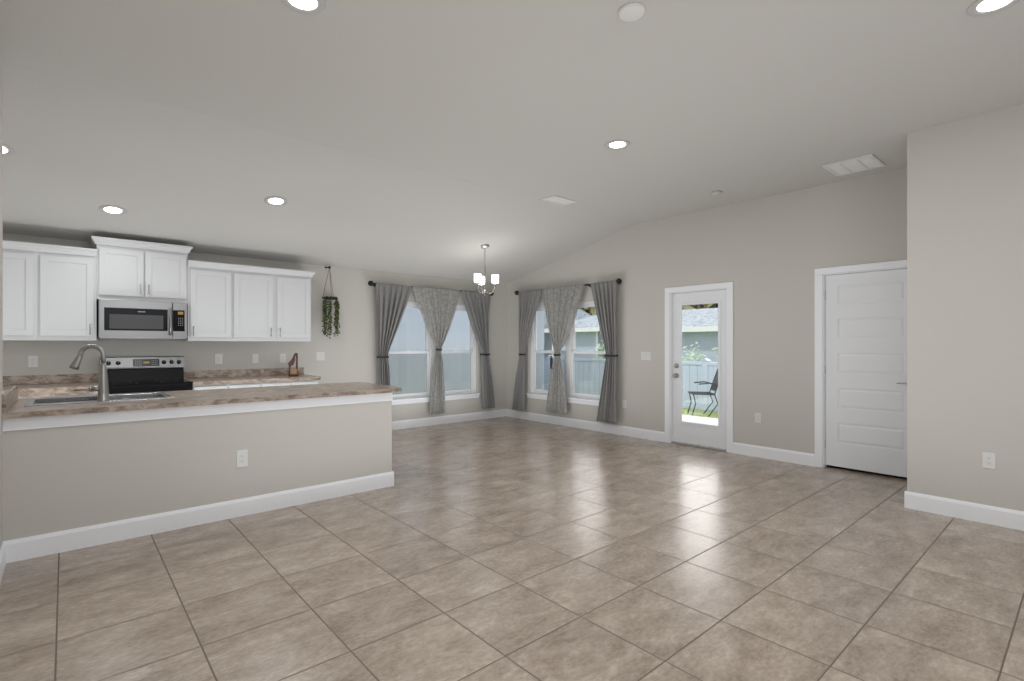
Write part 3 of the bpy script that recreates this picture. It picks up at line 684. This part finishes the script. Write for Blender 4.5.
# chandelier
cx, cy = 4.527, 5.779; cz = ceil_z(cy)
ch = thing('chandelier', 'small brushed nickel chandelier with three lit white glass shades', 'chandelier', (cx, cy, cz))
vr = Vector((.7536, -.6574, 0)); vd = Vector((.6574, .7536, 0))
m = MB(); n = Vector((0, SL, 1)).normalized(); m.lathe([(.065, 0), (.065, -.008), (.05, -.024), (.018, -.032), (.012, -.036)], (cx, cy, cz), n, 28); m.build('canopy', M['nickel'], ch)
m = MB(); zc = cz-.03
for k in range(7):      # chain links
    a = k % 2; z = zc-.03-k*.034; ring = []
    for q in range(13):
        th = 2*PI*q/12; ring.append((cx+(.009*math.cos(th) if a else 0), cy+(0 if a else .009*math.cos(th)), z+.022*math.sin(th)))
    m.tube(ring, .003, 6)
m.build('chain', M['nickel'], ch)
m = MB(); m.tube([(cx+.012, cy, cz-.03), (cx-.012, cy, cz-.14), (cx+.012, cy, cz-.26)], .003, 6); m.build('cable', M['nickel'], ch)
m = MB(); m.cyl((cx, cy, cz-.28), (cx, cy, 2.06), .009, 12); m.lathe([(.009, 0), (.026, .012), (.03, .03), (.02, .05), (.009, .06)], (cx, cy, 2.05), seg=20); m.lathe([(.003, 0), (.012, .01), (.009, .035)], (cx, cy, 2.018), seg=14); m.build('stem', M['nickel'], ch)
for ang in (-10, 110, 230):
    a = math.radians(ang); u = vr*math.cos(a)+vd*math.sin(a); c0 = Vector((cx, cy, 0))
    P = [c0+u*.02+Vector((0, 0, 2.075)), c0+u*.06+Vector((0, 0, 2.05)), c0+u*.105+Vector((0, 0, 2.06)), c0+u*.14+Vector((0, 0, 2.105)), c0+u*.15+Vector((0, 0, 2.165))]
    m = MB(); m.tube(P, .006, 10); p = c0+u*.15+Vector((0, 0, 2.165)); m.lathe([(.006, 0), (.026, .01), (.028, .03), (.02, .034)], p, seg=18); arm = m.build('arm', M['nickel'], ch)
    m = MB(); m.lathe([(.02, .03), (.047, .032), (.049, .036), (.049, .146), (.046, .146), (.046, .04), (.02, .038)], p, seg=28, caps=False); m.build('shade', M['shade'], arm)

# ---------------------------------------------------------------- curtains
def interp(tab, z):
    tab = sorted(tab); zs = [r[0] for r in tab]
    if z <= zs[0]: return tab[0][1:]
    if z >= zs[-1]: return tab[-1][1:]
    for a, c in zip(tab, tab[1:]):
        if a[0] <= z <= c[0]:
            f = (z-a[0])/(c[0]-a[0]); f = f
            return tuple(a[k]+(c[k]-a[k])*f for k in range(1, len(a)))
def smooth_tab(tab, z, w=.05):
    vals = [interp(tab, z+d) for d in (-w, -w/2, 0, w/2, w)]
    return tuple(sum(v[k] for v in vals)/5 for k in range(len(vals[0])))
def curtain(label, axis, plane, tab, folds, mat, phase, tie, group):
    """tab rows: z, left, right, fold depth"""
    zt = max(r[0] for r in tab); zb = min(r[0] for r in tab)
    mid = (tab[0][1]+tab[0][2])/2
    loc = (mid, plane, zb) if axis == 'x' else (plane, mid, zb)
    t = thing('curtain', label, 'curtain', loc, group)
    bm = bmesh.new(); uvl = bm.loops.layers.uv.new('UVMap'); nu, nv = folds*10, 90; rows = []
    rnd = random.Random(int(phase*100))
    jit = [rnd.uniform(-.35, .35) for _ in range(folds+2)]
    for j in range(nv+1):
        z = zb+(zt-zb)*j/nv; a, c, dep = smooth_tab(tab, z) if zb+.03 < z < zt-.05 else interp(tab, z)
        row = []
        for i in range(nu+1):
            s = i/nu; k = s*folds; ph = 2*PI*k+phase+jit[int(k)]*math.sin(PI*(k-int(k)))
            u = a+(c-a)*s+(c-a)/folds*.12*math.sin(ph*2+z*1.5)
            d = dep*(math.sin(ph+.25*math.sin(z*3+phase))+.35*math.sin(2.3*ph+1.3*z+phase))
            d *= .55+.45*math.sin(PI*min(max(s, .06), .94))
            d -= .024
            p = (u, plane+d, z) if axis == 'x' else (plane+d, u, z)
            row.append(bm.verts.new(Vector(p)-Vector(loc)))
        rows.append(row)
    W0 = abs(tab[-1][2]-tab[-1][1]) if True else 1
    for j in range(nv):
        for i in range(nu):
            f = bm.faces.new((rows[j][i], rows[j][i+1], rows[j+1][i+1], rows[j+1][i])); f.smooth = True
            for l, (ii, jj) in zip(f.loops, ((i, j), (i+1, j), (i+1, j+1), (i, j+1))): l[uvl].uv = (ii/nu*.95, (jj/nv)*2.1)
    me = bpy.data.meshes.new('panel'); bm.to_mesh(me); bm.free(); me.materials.append(mat)
    o = bpy.data.objects.new('panel', me); C.objects.link(o); o.parent = t
    md = o.modifiers.new('thickness', 'SOLIDIFY'); md.thickness = .0025
    # tieback: a flattened band round the gathered cloth
    z, a, c, dp = tie; um, ra = (a+c)/2, (c-a)/2+.006; ring = []
    for k in range(25):
        th = 2*PI*k/24; uu, dd = um+ra*math.cos(th), dp*math.sin(th)
        ring.append((uu, plane-.022+dd, z+.004*math.sin(th)) if axis == 'x' else (plane-.022+dd, uu, z+.004*math.sin(th)))
    m = MB(); 
    for dz in (-.008, 0, .008): m.tube([(p[0], p[1], p[2]+dz) for p in ring], .006, 8)
    m.build('tieback', M['tie'], t)
    return t
def rod(label, axis, plane, a, c, z, wall, brs):
    def P(u, d, zz): return (u, d, zz) if axis == 'x' else (d, u, zz)
    t = thing('curtain_rod', label, 'curtain rod', P((a+c)/2, plane, z), 'curtain rods')
    m = MB(); m.cyl(P(a, plane, z), P(c, plane, z), .011, 14); m.build('pole', M['rod'], t)
    for u, s in ((a, -1), (c, 1)):
        m = MB(); m.sphere(P(u+s*.034, plane, z), .042); m.cyl(P(u-s*.004, plane, z), P(u+s*.004, plane, z), .018, 14); m.build('finial', M['rod'], t)
    for u in brs:
        m = MB(); m.cyl(P(u, plane, z-.008), P(u, wall, z-.008), .007, 10); m.cyl(P(u, wall-.007, z-.008), P(u, wall-.0005, z-.008), .026, 16); m.lathe([(.017, -.01), (.017, .01)], P(u, plane, z), P(1, 0, 0), 14); m.build('bracket', M['rod'], t)
ZR = 2.225
YCu = YB-.085; sB = YCu/YB
rod('black curtain rod with ball finials above the back window', 'x', YCu, 3.44, 5.665, ZR, YB, (3.50, 4.545, 5.635))
def sc(tab, k): return [(H+(z-H)*k, a*k, c*k, d) for z, a, c, d in tab]
g1 = 'curtains of the back window'; g2 = 'curtains of the right window'
T_L = [(2.248, 3.53, 4.14, .006), (2.2, 3.53, 4.14, .011), (1.9, 3.54, 4.02, .036), (1.6, 3.55, 3.895, .036), (1.35, 3.555, 3.785, .032), (1.2, 3.56, 3.72, .036), (1.13, 3.56, 3.71, .028), (1.0, 3.56, 3.735, .036), (.7, 3.565, 3.755, .036), (.18, 3.57, 3.765, .03)]
curtain('plain grey curtain panel at the left of the back window, behind the worktop end', 'x', YCu, sc(T_L, sB), 6, M['curt'], .4, (1.133, 3.545*sB, 3.722*sB, .042), g1)
T_M = [(2.248, 4.165, 5.08, .005), (2.2, 4.165, 5.08, .011), (1.95, 4.265, 5.0, .018), (1.6, 4.41, 4.865, .02), (1.38, 4.52, 4.755, .022), (1.26, 4.60, 4.675, .022), (1.22, 4.60, 4.67, .022), (1.1, 4.57, 4.70, .024), (.95, 4.535, 4.725, .024), (.6, 4.50, 4.755, .024), (.18, 4.46, 4.775, .024)]
curtain('patterned silver grey curtain tied in the middle of the back window', 'x', YCu, sc(T_M, sB), 6, M['damask'], 1.1, (1.238, 4.588*sB, 4.682*sB, .034), g1)
T_R = [(2.248, 5.09, 5.72, .006), (2.2, 5.09, 5.72, .011), (1.9, 5.2, 5.71, .036), (1.6, 5.33, 5.70, .036), (1.35, 5.445, 5.69, .032), (1.2, 5.515, 5.69, .036), (1.13, 5.52, 5.69, .028), (1.0, 5.53, 5.70, .036), (.7, 5.545, 5.76, .036), (.3, 5.56, 5.82, .036), (.185, 5.58, 5.83, .03)]
curtain('plain grey curtain panel at the right of the back window, by the corner', 'x', YCu, sc(T_R, sB), 6, M['curt'], 2.0, (1.147, 5.51*sB, 5.70*sB, .042), g1)
XCu = XR-.085; sR = XCu/XR
rod('black curtain rod with ball finials above the right wall window', 'y', XCu, 4.60, 6.755, ZR+.012, XR, (4.63, 5.165, 6.73))
U_L = [(2.262, 6.25, 6.82, .006), (2.22, 6.25, 6.82, .011), (1.9, 6.37, 6.80, .028), (1.6, 6.5, 6.79, .036), (1.35, 6.6, 6.78, .036), (1.2, 6.645, 6.775, .028), (1.14, 6.65, 6.77, .026), (1.0, 6.645, 6.80, .028), (.6, 6.655, 6.9, .036), (.15, 6.665, 6.985, .03)]
curtain('plain grey curtain panel at the left of the right wall window, by the corner', 'y', XCu, sc(U_L, sR), 6, M['curt'], .9, (1.148, 6.64*sR, 6.785*sR, .04), g2)
U_M = [(2.262, 5.27, 6.215, .005), (2.22, 5.27, 6.215, .011), (1.95, 5.385, 6.165, .018), (1.6, 5.55, 6.08, .02), (1.36, 5.69, 5.985, .022), (1.2, 5.81, 5.91, .022), (1.14, 5.82, 5.91, .022), (1.0, 5.78, 5.955, .024), (.8, 5.735, 6.02, .024), (.5, 5.685, 6.09, .026), (.2, 5.645, 6.14, .026)]
curtain('patterned silver grey curtain tied in the middle of the right wall window', 'y', XCu, sc(U_M, sR), 6, M['damask'], 1.7, (1.155, 5.80*sR, 5.925*sR, .036), g2)
U_R = [(2.262, 4.655, 5.14, .006), (2.22, 4.655, 5.14, .011), (1.9, 4.655, 5.055, .028), (1.6, 4.655, 4.975, .028), (1.35, 4.655, 4.90, .028), (1.2, 4.655, 4.86, .026), (1.14, 4.655, 4.858, .026), (1.0, 4.655, 4.885, .026), (.6, 4.655, 4.965, .026), (.16, 4.655, 5.05, .026)]
curtain('plain grey curtain panel at the right of the right wall window', 'y', XCu, sc(U_R, sR), 6, M['curt'], 2.6, (1.16, 4.645*sR, 4.868*sR, .04), g2)
m = MB(); m.box(XCu-.04, XCu-.034, 5.865, 5.925, .92, 1.1, .004); m.sphere((XCu-.036, 5.895, 1.12), .016); tag(m.build('curtain_tassel', M['tie']), 'dark tassel hanging below the tie of the patterned right wall curtain', 'tassel')

# ---------------------------------------------------------------- hanging plant and harp
px, py = 2.775, 7.055
hp = thing('hanging_plant', 'trailing green plant on a round hanger of cords between cabinet and curtain', 'plant', (px, py, 1.44), None)
m = MB(); m.lathe([(.014, 0), (.012, .01), (.005, .02)], (px-.005, YB-.0005, 2.405), (0, -1, 0), 12); m.tube([(px-.005, YB-.02, 2.405), (px, py, 2.40), (px, py-.02, 2.415)], .007, 8); m.sphere((px, py, 2.395), .022, (1, 1, .8)); m.build('hook', M['rod'], hp)
zd = 1.955; m = MB()
for k in range(3):
    a = 2*PI*k/3+.5; m.tube([(px, py, 2.39), (px+.05*math.cos(a), py+.05*math.sin(a), 2.17), (px+.085*math.cos(a), py+.085*math.sin(a), zd+.01)], .0035, 6)
m.build('cord', M['cord'], hp)
rnd = random.Random(5)
m = MB(); m.lathe([(.02, -.008), (.09, -.004), (.1, .002), (.09, .006), (.02, .012)], (px+.02, py, zd), seg=24)
for k in range(40):
    a = rnd.uniform(0, 2*PI); q = .1*math.sqrt(rnd.random()); m.sphere((px+q*math.cos(a), py+q*math.sin(a), zd+.012+rnd.uniform(0, .012)), .014, sub=1)
m.build('moss_disc', M['moss'], hp)
m = MB(); st = MB()
def leaf(m, p, d, L, w):
    d = d.normalized(); s = d.cross(Vector((rnd.uniform(-1, 1), rnd.uniform(-1, 1), .3))).normalized(); n = d.cross(s)
    t = bmesh.new(); pts = [p, p+d*L*.35+s*w+n*w*.3, p+d*L*.75+s*w*.7, p+d*L-n*w*.4, p+d*L*.75-s*w*.7, p+d*L*.35-s*w+n*w*.3]
    t.faces.new([t.verts.new(q) for q in pts]); m._merge(t)
for (ax, ay, zb, wd, cnt) in ((-.06, -.05, 1.44, .03, 8), (-.02, -.06, 1.42, .022, 7), (-.045, .02, 1.6, .03, 4), (.085, -.05, 1.43, .022, 7), (.1, -.02, 1.55, .025, 6)):
    for v in range(cnt):
        x, y = px+ax+rnd.uniform(-wd, wd), py+ay+rnd.uniform(-.03, .03); zl = zb+rnd.uniform(0, .14); P = []
        n = 14
        for k in range(n+1):
            f = k/n; P.append(Vector((x+.012*math.sin(k*1.1+v), y+.01*math.cos(k*.9+v), zd+(zl-zd)*f)))
        st.tube(P, .0022, 5)
        for k in range(1, n+1):
            for q in range(2):
                a = rnd.uniform(0, 2*PI); leaf(m, P[k], Vector((math.cos(a), math.sin(a), -rnd.uniform(.5, 1.5))), rnd.uniform(.024, .040), rnd.uniform(.006, .010))
m.build('leaves', M['leaf'], hp); st.build('stems', M['leaf'], hp)

hx0, hx1, hy, hz = 2.143, 2.252, 6.78, CT
hr = thing('wooden_harp', 'small dark red wooden harp ornament standing on the back worktop', 'ornament', (2.198, hy, hz))
m = MB(); m.box(hx0+.004, hx1+.004, hy-.035, hy+.035, hz, hz+.028, .006); m.build('base', M['wood'], hr)
m = MB(); m.box(hx1-.019, hx1, hy-.013, hy+.013, hz+.028, hz+.27, .004); m.lathe([(.012, 0), (.014, .008), (.01, .02)], (hx1-.008, hy, hz+.235), seg=12); m.build('pillar', M['wood'], hr)
m = MB(); P = []
for k in range(13):
    f = k/12; P.append((hx1-.006-f*.104, hy, hz+.275+.022*math.sin(PI*min(f*2.2, 1))-.135*max(0, f-.12)**.92))
m.tube(P, [.0155]*3+[.0145]*10, 10); m.build('neck', M['wood'], hr)
m = MB(); m.prism([(hx0, hz+.028), (hx0+.017, hz+.028), (hx0+.022, hz+.16), (hx0+.002, hz+.165)], 'y', hy-.013, hy+.013, .003); m.prism([(hx0+.002, hz+.118), (hx0+.06, hz+.15), (hx0+.082, hz+.225), (hx0+.07, hz+.24), (hx0+.006, hz+.165)], 'y', hy-.006, hy+.006, .002); m.build('soundboard', M['wood'], hr)
m = MB(); m.box(hx0+.012, hx1-.014, hy-.016, hy+.016, hz+.028, hz+.095, .003); m.build('soundbox', M['tan'], hr)
m = MB()
for k in range(6):
    x = hx0+.026+k*.0115; m.cyl((x, hy, hz+.09), (x+.006, hy, hz+.15+k*.019), .0009, 5)
m.build('strings', M['string'], hr)

# ---------------------------------------------------------------- garden and neighbours
ZG = -.1
b = wmb(); b.prism([(XR+T, REAR-2), (60, REAR-2), (60, 60), (-12, 60), (-12, YB+T+.02), (XR+T, YB+T+.02)], 'z', ZG-.2, ZG); struct(b.build('lawn', M['grass']))
b = wmb(); b.box(XR+T, 8.9, 1.8, 7.0, ZG-.05, -.02, .01); struct(b.build('patio', M['patio']))
FX = 10.35
fn = thing('garden_fence', 'pale vinyl privacy fence beyond the glass door and right window', 'fence', (FX, 8, ZG))
m = MB(); y = -2.0
while y < 20: m.box(FX, FX+.03, y+.004, y+.176, ZG+.06, .88, .006); y += .18
m.build('boards', M['fence'], fn)
m = MB(); m.box(FX-.015, FX+.045, -2, 20, .87, .945, .01); m.build('rail', M['fence'], fn)
m = MB(); m.box(FX-.015, FX+.045, -2, 20, ZG+.01, ZG+.1, .01); m.build('rail', M['fence'], fn)
for k in range(10):
    m = MB(); yy = -1.5+k*2.35; m.box(FX-.04, FX+.09, yy-.065, yy+.065, ZG, .97, .01); m.prism([(yy-.075, .97), (yy+.075, .97), (yy, 1.02)], 'x', FX-.05, FX+.1); m.build('post', M['fence'], fn)

def house(label, x0, x1, y0, y1, eave, ridge, wins, ov=.45, base=ZG):
    t = thing('neighbour_house', label, 'house', ((x0+x1)/2, (y0+y1)/2, base), 'neighbouring houses')
    m = MB(); m.box(x0, x1, y0, y1, base, eave); m.build('wall', M['teal'], t)
    xm = (x0+x1)/2; e = .25
    m = MB(); A = [(x0-ov, y0-ov, eave), (x1+ov, y0-ov, eave), (x1+ov, y1+ov, eave), (x0-ov, y1+ov, eave)]
    q = bmesh.new(); lo = [q.verts.new(v) for v in A]; up = [q.verts.new((v[0], v[1], v[2]+.16)) for v in A]
    r0 = q.verts.new((xm, y0+.1, ridge)); r1 = q.verts.new((xm, y1-.1, ridge))
    q.faces.new(lo)
    for k in range(4): q.faces.new((lo[k], lo[(k+1) % 4], up[(k+1) % 4], up[k]))
    q.faces.new((up[0], up[1], r0)); q.faces.new((up[1], up[2], r1, r0)); q.faces.new((up[2], up[3], r1)); q.faces.new((up[3], up[0], r0, r1))
    bmesh.ops.recalc_face_normals(q, faces=q.faces[:]); m._merge(q); m.build('roof', M['shing'], t)
    m = MB(); m.box(x0-ov-.02, x0-ov, y0-ov, y1+ov, eave-.02, eave+.18); m.build('fascia', M['fascia'], t)
    m = MB(); m.box(x0-.03, x0, y0, y0+.12, base, eave); m.box(x0-.03, x0, y1-.12, y1, base, eave); m.build('corner_trim', M['fascia'], t)
    for (wy0, wy1, wz0, wz1) in wins:
        m = MB(); m.box(x0-.04, x0, wy0-.08, wy1+.08, wz0-.08, wz0); m.box(x0-.04, x0, wy0-.08, wy1+.08, wz1, wz1+.08); m.box(x0-.04, x0, wy0-.08, wy0, wz0, wz1); m.box(x0-.04, x0, wy1, wy1+.08, wz0, wz1); w = m.build('window', M['fascia'], t)
        m = MB(); m.box(x0-.02, x0-.001, wy0, wy1, wz0, wz1); m.build('pane', M['pane'], w)
house('single-storey blue grey house behind the fence, seen through the glass door', 19, 27, 3.0, 14.6, 1.84, 3.04, [])
house('blue grey house behind the fence, seen through right half of the right window', 20, 27, 16.4, 19.6, 1.98, 3.05, [])
house('blue grey house with a window, seen through left half of the right window', 18.6, 26, 20.9, 30, 2.25, 4.0, [(21.4, 22.6, .8, 1.75)])
bw_ = thing('neighbour_house', 'plain pale blue stucco side wall of the house behind the back window', 'house', (4.5, 11.2, ZG), 'neighbouring houses')
m = MB(); m.box(-6, 9.3, 9.4, 14, ZG, 2.3); m.build('wall', M['bluewall'], bw_)
m = MB(); m.prism([(9.3, 2.3), (14.4, 2.3), (12.2, 2.6)], 'x', -6.4, 9.7); m.build('roof', M['shing'], bw_)

def tree(name, label, cat, x, y, hgt, rad, zc, mat, n, seed, ls, trunk=True, base=ZG, group=None):
    rn = random.Random(seed); t = thing(name, label, cat, (x, y, base), group)
    if trunk:
        m = MB(); m.tube([(x, y, base), (x+.05, y, base+(zc-base)*.5), (x, y+.05, zc)], [.03*hgt, .022*hgt, .012*hgt], 8); m.build('trunk', M['bark'], t)
    bm = bmesh.new()
    for k in range(n):
        v = Vector((rn.gauss(0, 1), rn.gauss(0, 1), rn.gauss(0, 1))).normalized(); q = rn.uniform(.55, 1)*(1+.2*math.sin(5*v.x+seed)*math.cos(4*v.y))
        p = Vector((x+v.x*rad[0]*q, y+v.y*rad[1]*q, zc+v.z*rad[2]*q))
        a = Vector((rn.gauss(0, 1), rn.gauss(0, 1), rn.gauss(0, 1))).normalized(); c = a.orthogonal().normalized()
        L = ls*rn.uniform(.7, 1.4); bm.faces.new([bm.verts.new(p+w) for w in (a*L, c*L*.45, -a*L, -c*L*.45)])
    me = bpy.data.meshes.new('foliage')
    off = Vector((x, y, base))
    for v in bm.verts: v.co -= off
    bm.to_mesh(me); bm.free(); me.materials.append(mat); o = bpy.data.objects.new('foliage', me); C.objects.link(o); o.parent = t
    return t
tree('garden_tree', 'olive green tree rising behind the roof seen through the glass door', 'tree', 32, 15.5, 6, (3.5, 5, 2.2), 3.4, M['treeleaf'], 2600, 3, .5, group='trees behind the houses')
tree('garden_tree', 'olive green tree above the roof in the right half of the right window', 'tree', 30, 24.5, 6, (2.5, 3.4, 1.4), 3.3, M['treeleaf'], 2600, 4, .5, group='trees behind the houses')
tree('garden_bush', 'pale green bush in front of the house, left side of the door glass', 'bush', 14.2, 8.0, 2, (.5, .5, .75), .62, M['bushleaf'], 420, 7, .055, group='bushes beyond the fence')
tree('garden_bush', 'taller pale green bush beyond the fence, right side of the door glass', 'bush', 13.6, 6.6, 2, (.5, .4, .95), .8, M['bushleaf'], 420, 8, .055, group='bushes beyond the fence')
tree('garden_bush', 'pale green shrub beyond the fence in the right strip of the right window', 'bush', 15.5, 11.7, 3, (.9, .8, 1.2), .9, M['bushleaf'], 900, 9, .12, group='bushes beyond the fence')

# patio chair
pc = thing('patio_chair', 'dark iron patio chair on the grass outside the glass door', 'chair', (9.6, 5.2, ZG))
sd_, fd = Vector((.66, -.75, 0)), Vector((-.75, -.66, 0))   # across picture, towards the house
c0 = Vector((9.62, 5.24, ZG)); zs_ = Vector((0, 0, 1))
def Q(a, f, z): return c0+sd_*a+fd*f+zs_*z
m = MB(); m.prism([(0, 0), (1, 0), (1, 1), (0, 1)], 'z', 0, .001) if False else None
s = MB()
for k in range(9): f = -.2+.05*k; s.tube([Q(-.22, f, .445), Q(0, f, .435), Q(.2, f, .44)], .007, 6)
s.tube([Q(-.22, -.21, .445), Q(-.22, .21, .445), Q(.2, .21, .44), Q(.2, -.21, .44), Q(-.22, -.21, .445)], .014, 8); s.build('seat', M['iron'], pc)
s = MB()
for f in (-.2, .2): s.tube([Q(.2, f, .44), Q(.25, f, .6), Q(.36, f, .92)], .011, 8)
for k in range(7): f = -.2+.4*k/6; s.tube([Q(.215, f, .5), Q(.26, f, .62), Q(.355, f, .91)], .008, 6)
s.tube([Q(.36, -.2, .92), Q(.38, 0, .97), Q(.36, .2, .92)], .011, 8); s.build('backrest', M['iron'], pc)
for a, f, a2 in ((-.2, -.2, -.27), (-.2, .2, -.27), (.2, -.2, .1), (.2, .2, .1)):
    s = MB()
    if a < 0: s.tube([Q(a, f, .44), Q(a+.04, f, .25), Q(a2+.04, f, .0)], .011, 8)
    else: s.tube([Q(a, f, .44), Q(a+.06, f, .25), Q(a2-.02, f, .0)], .011, 8)
    s.build('leg', M['iron'], pc)
s = MB()
for f in (-.21, .21): s.tube([Q(.26, f, .62), Q(.1, f, .66), Q(-.1, f, .64)], .013, 8)
s.build('armrest', M['iron'], pc)
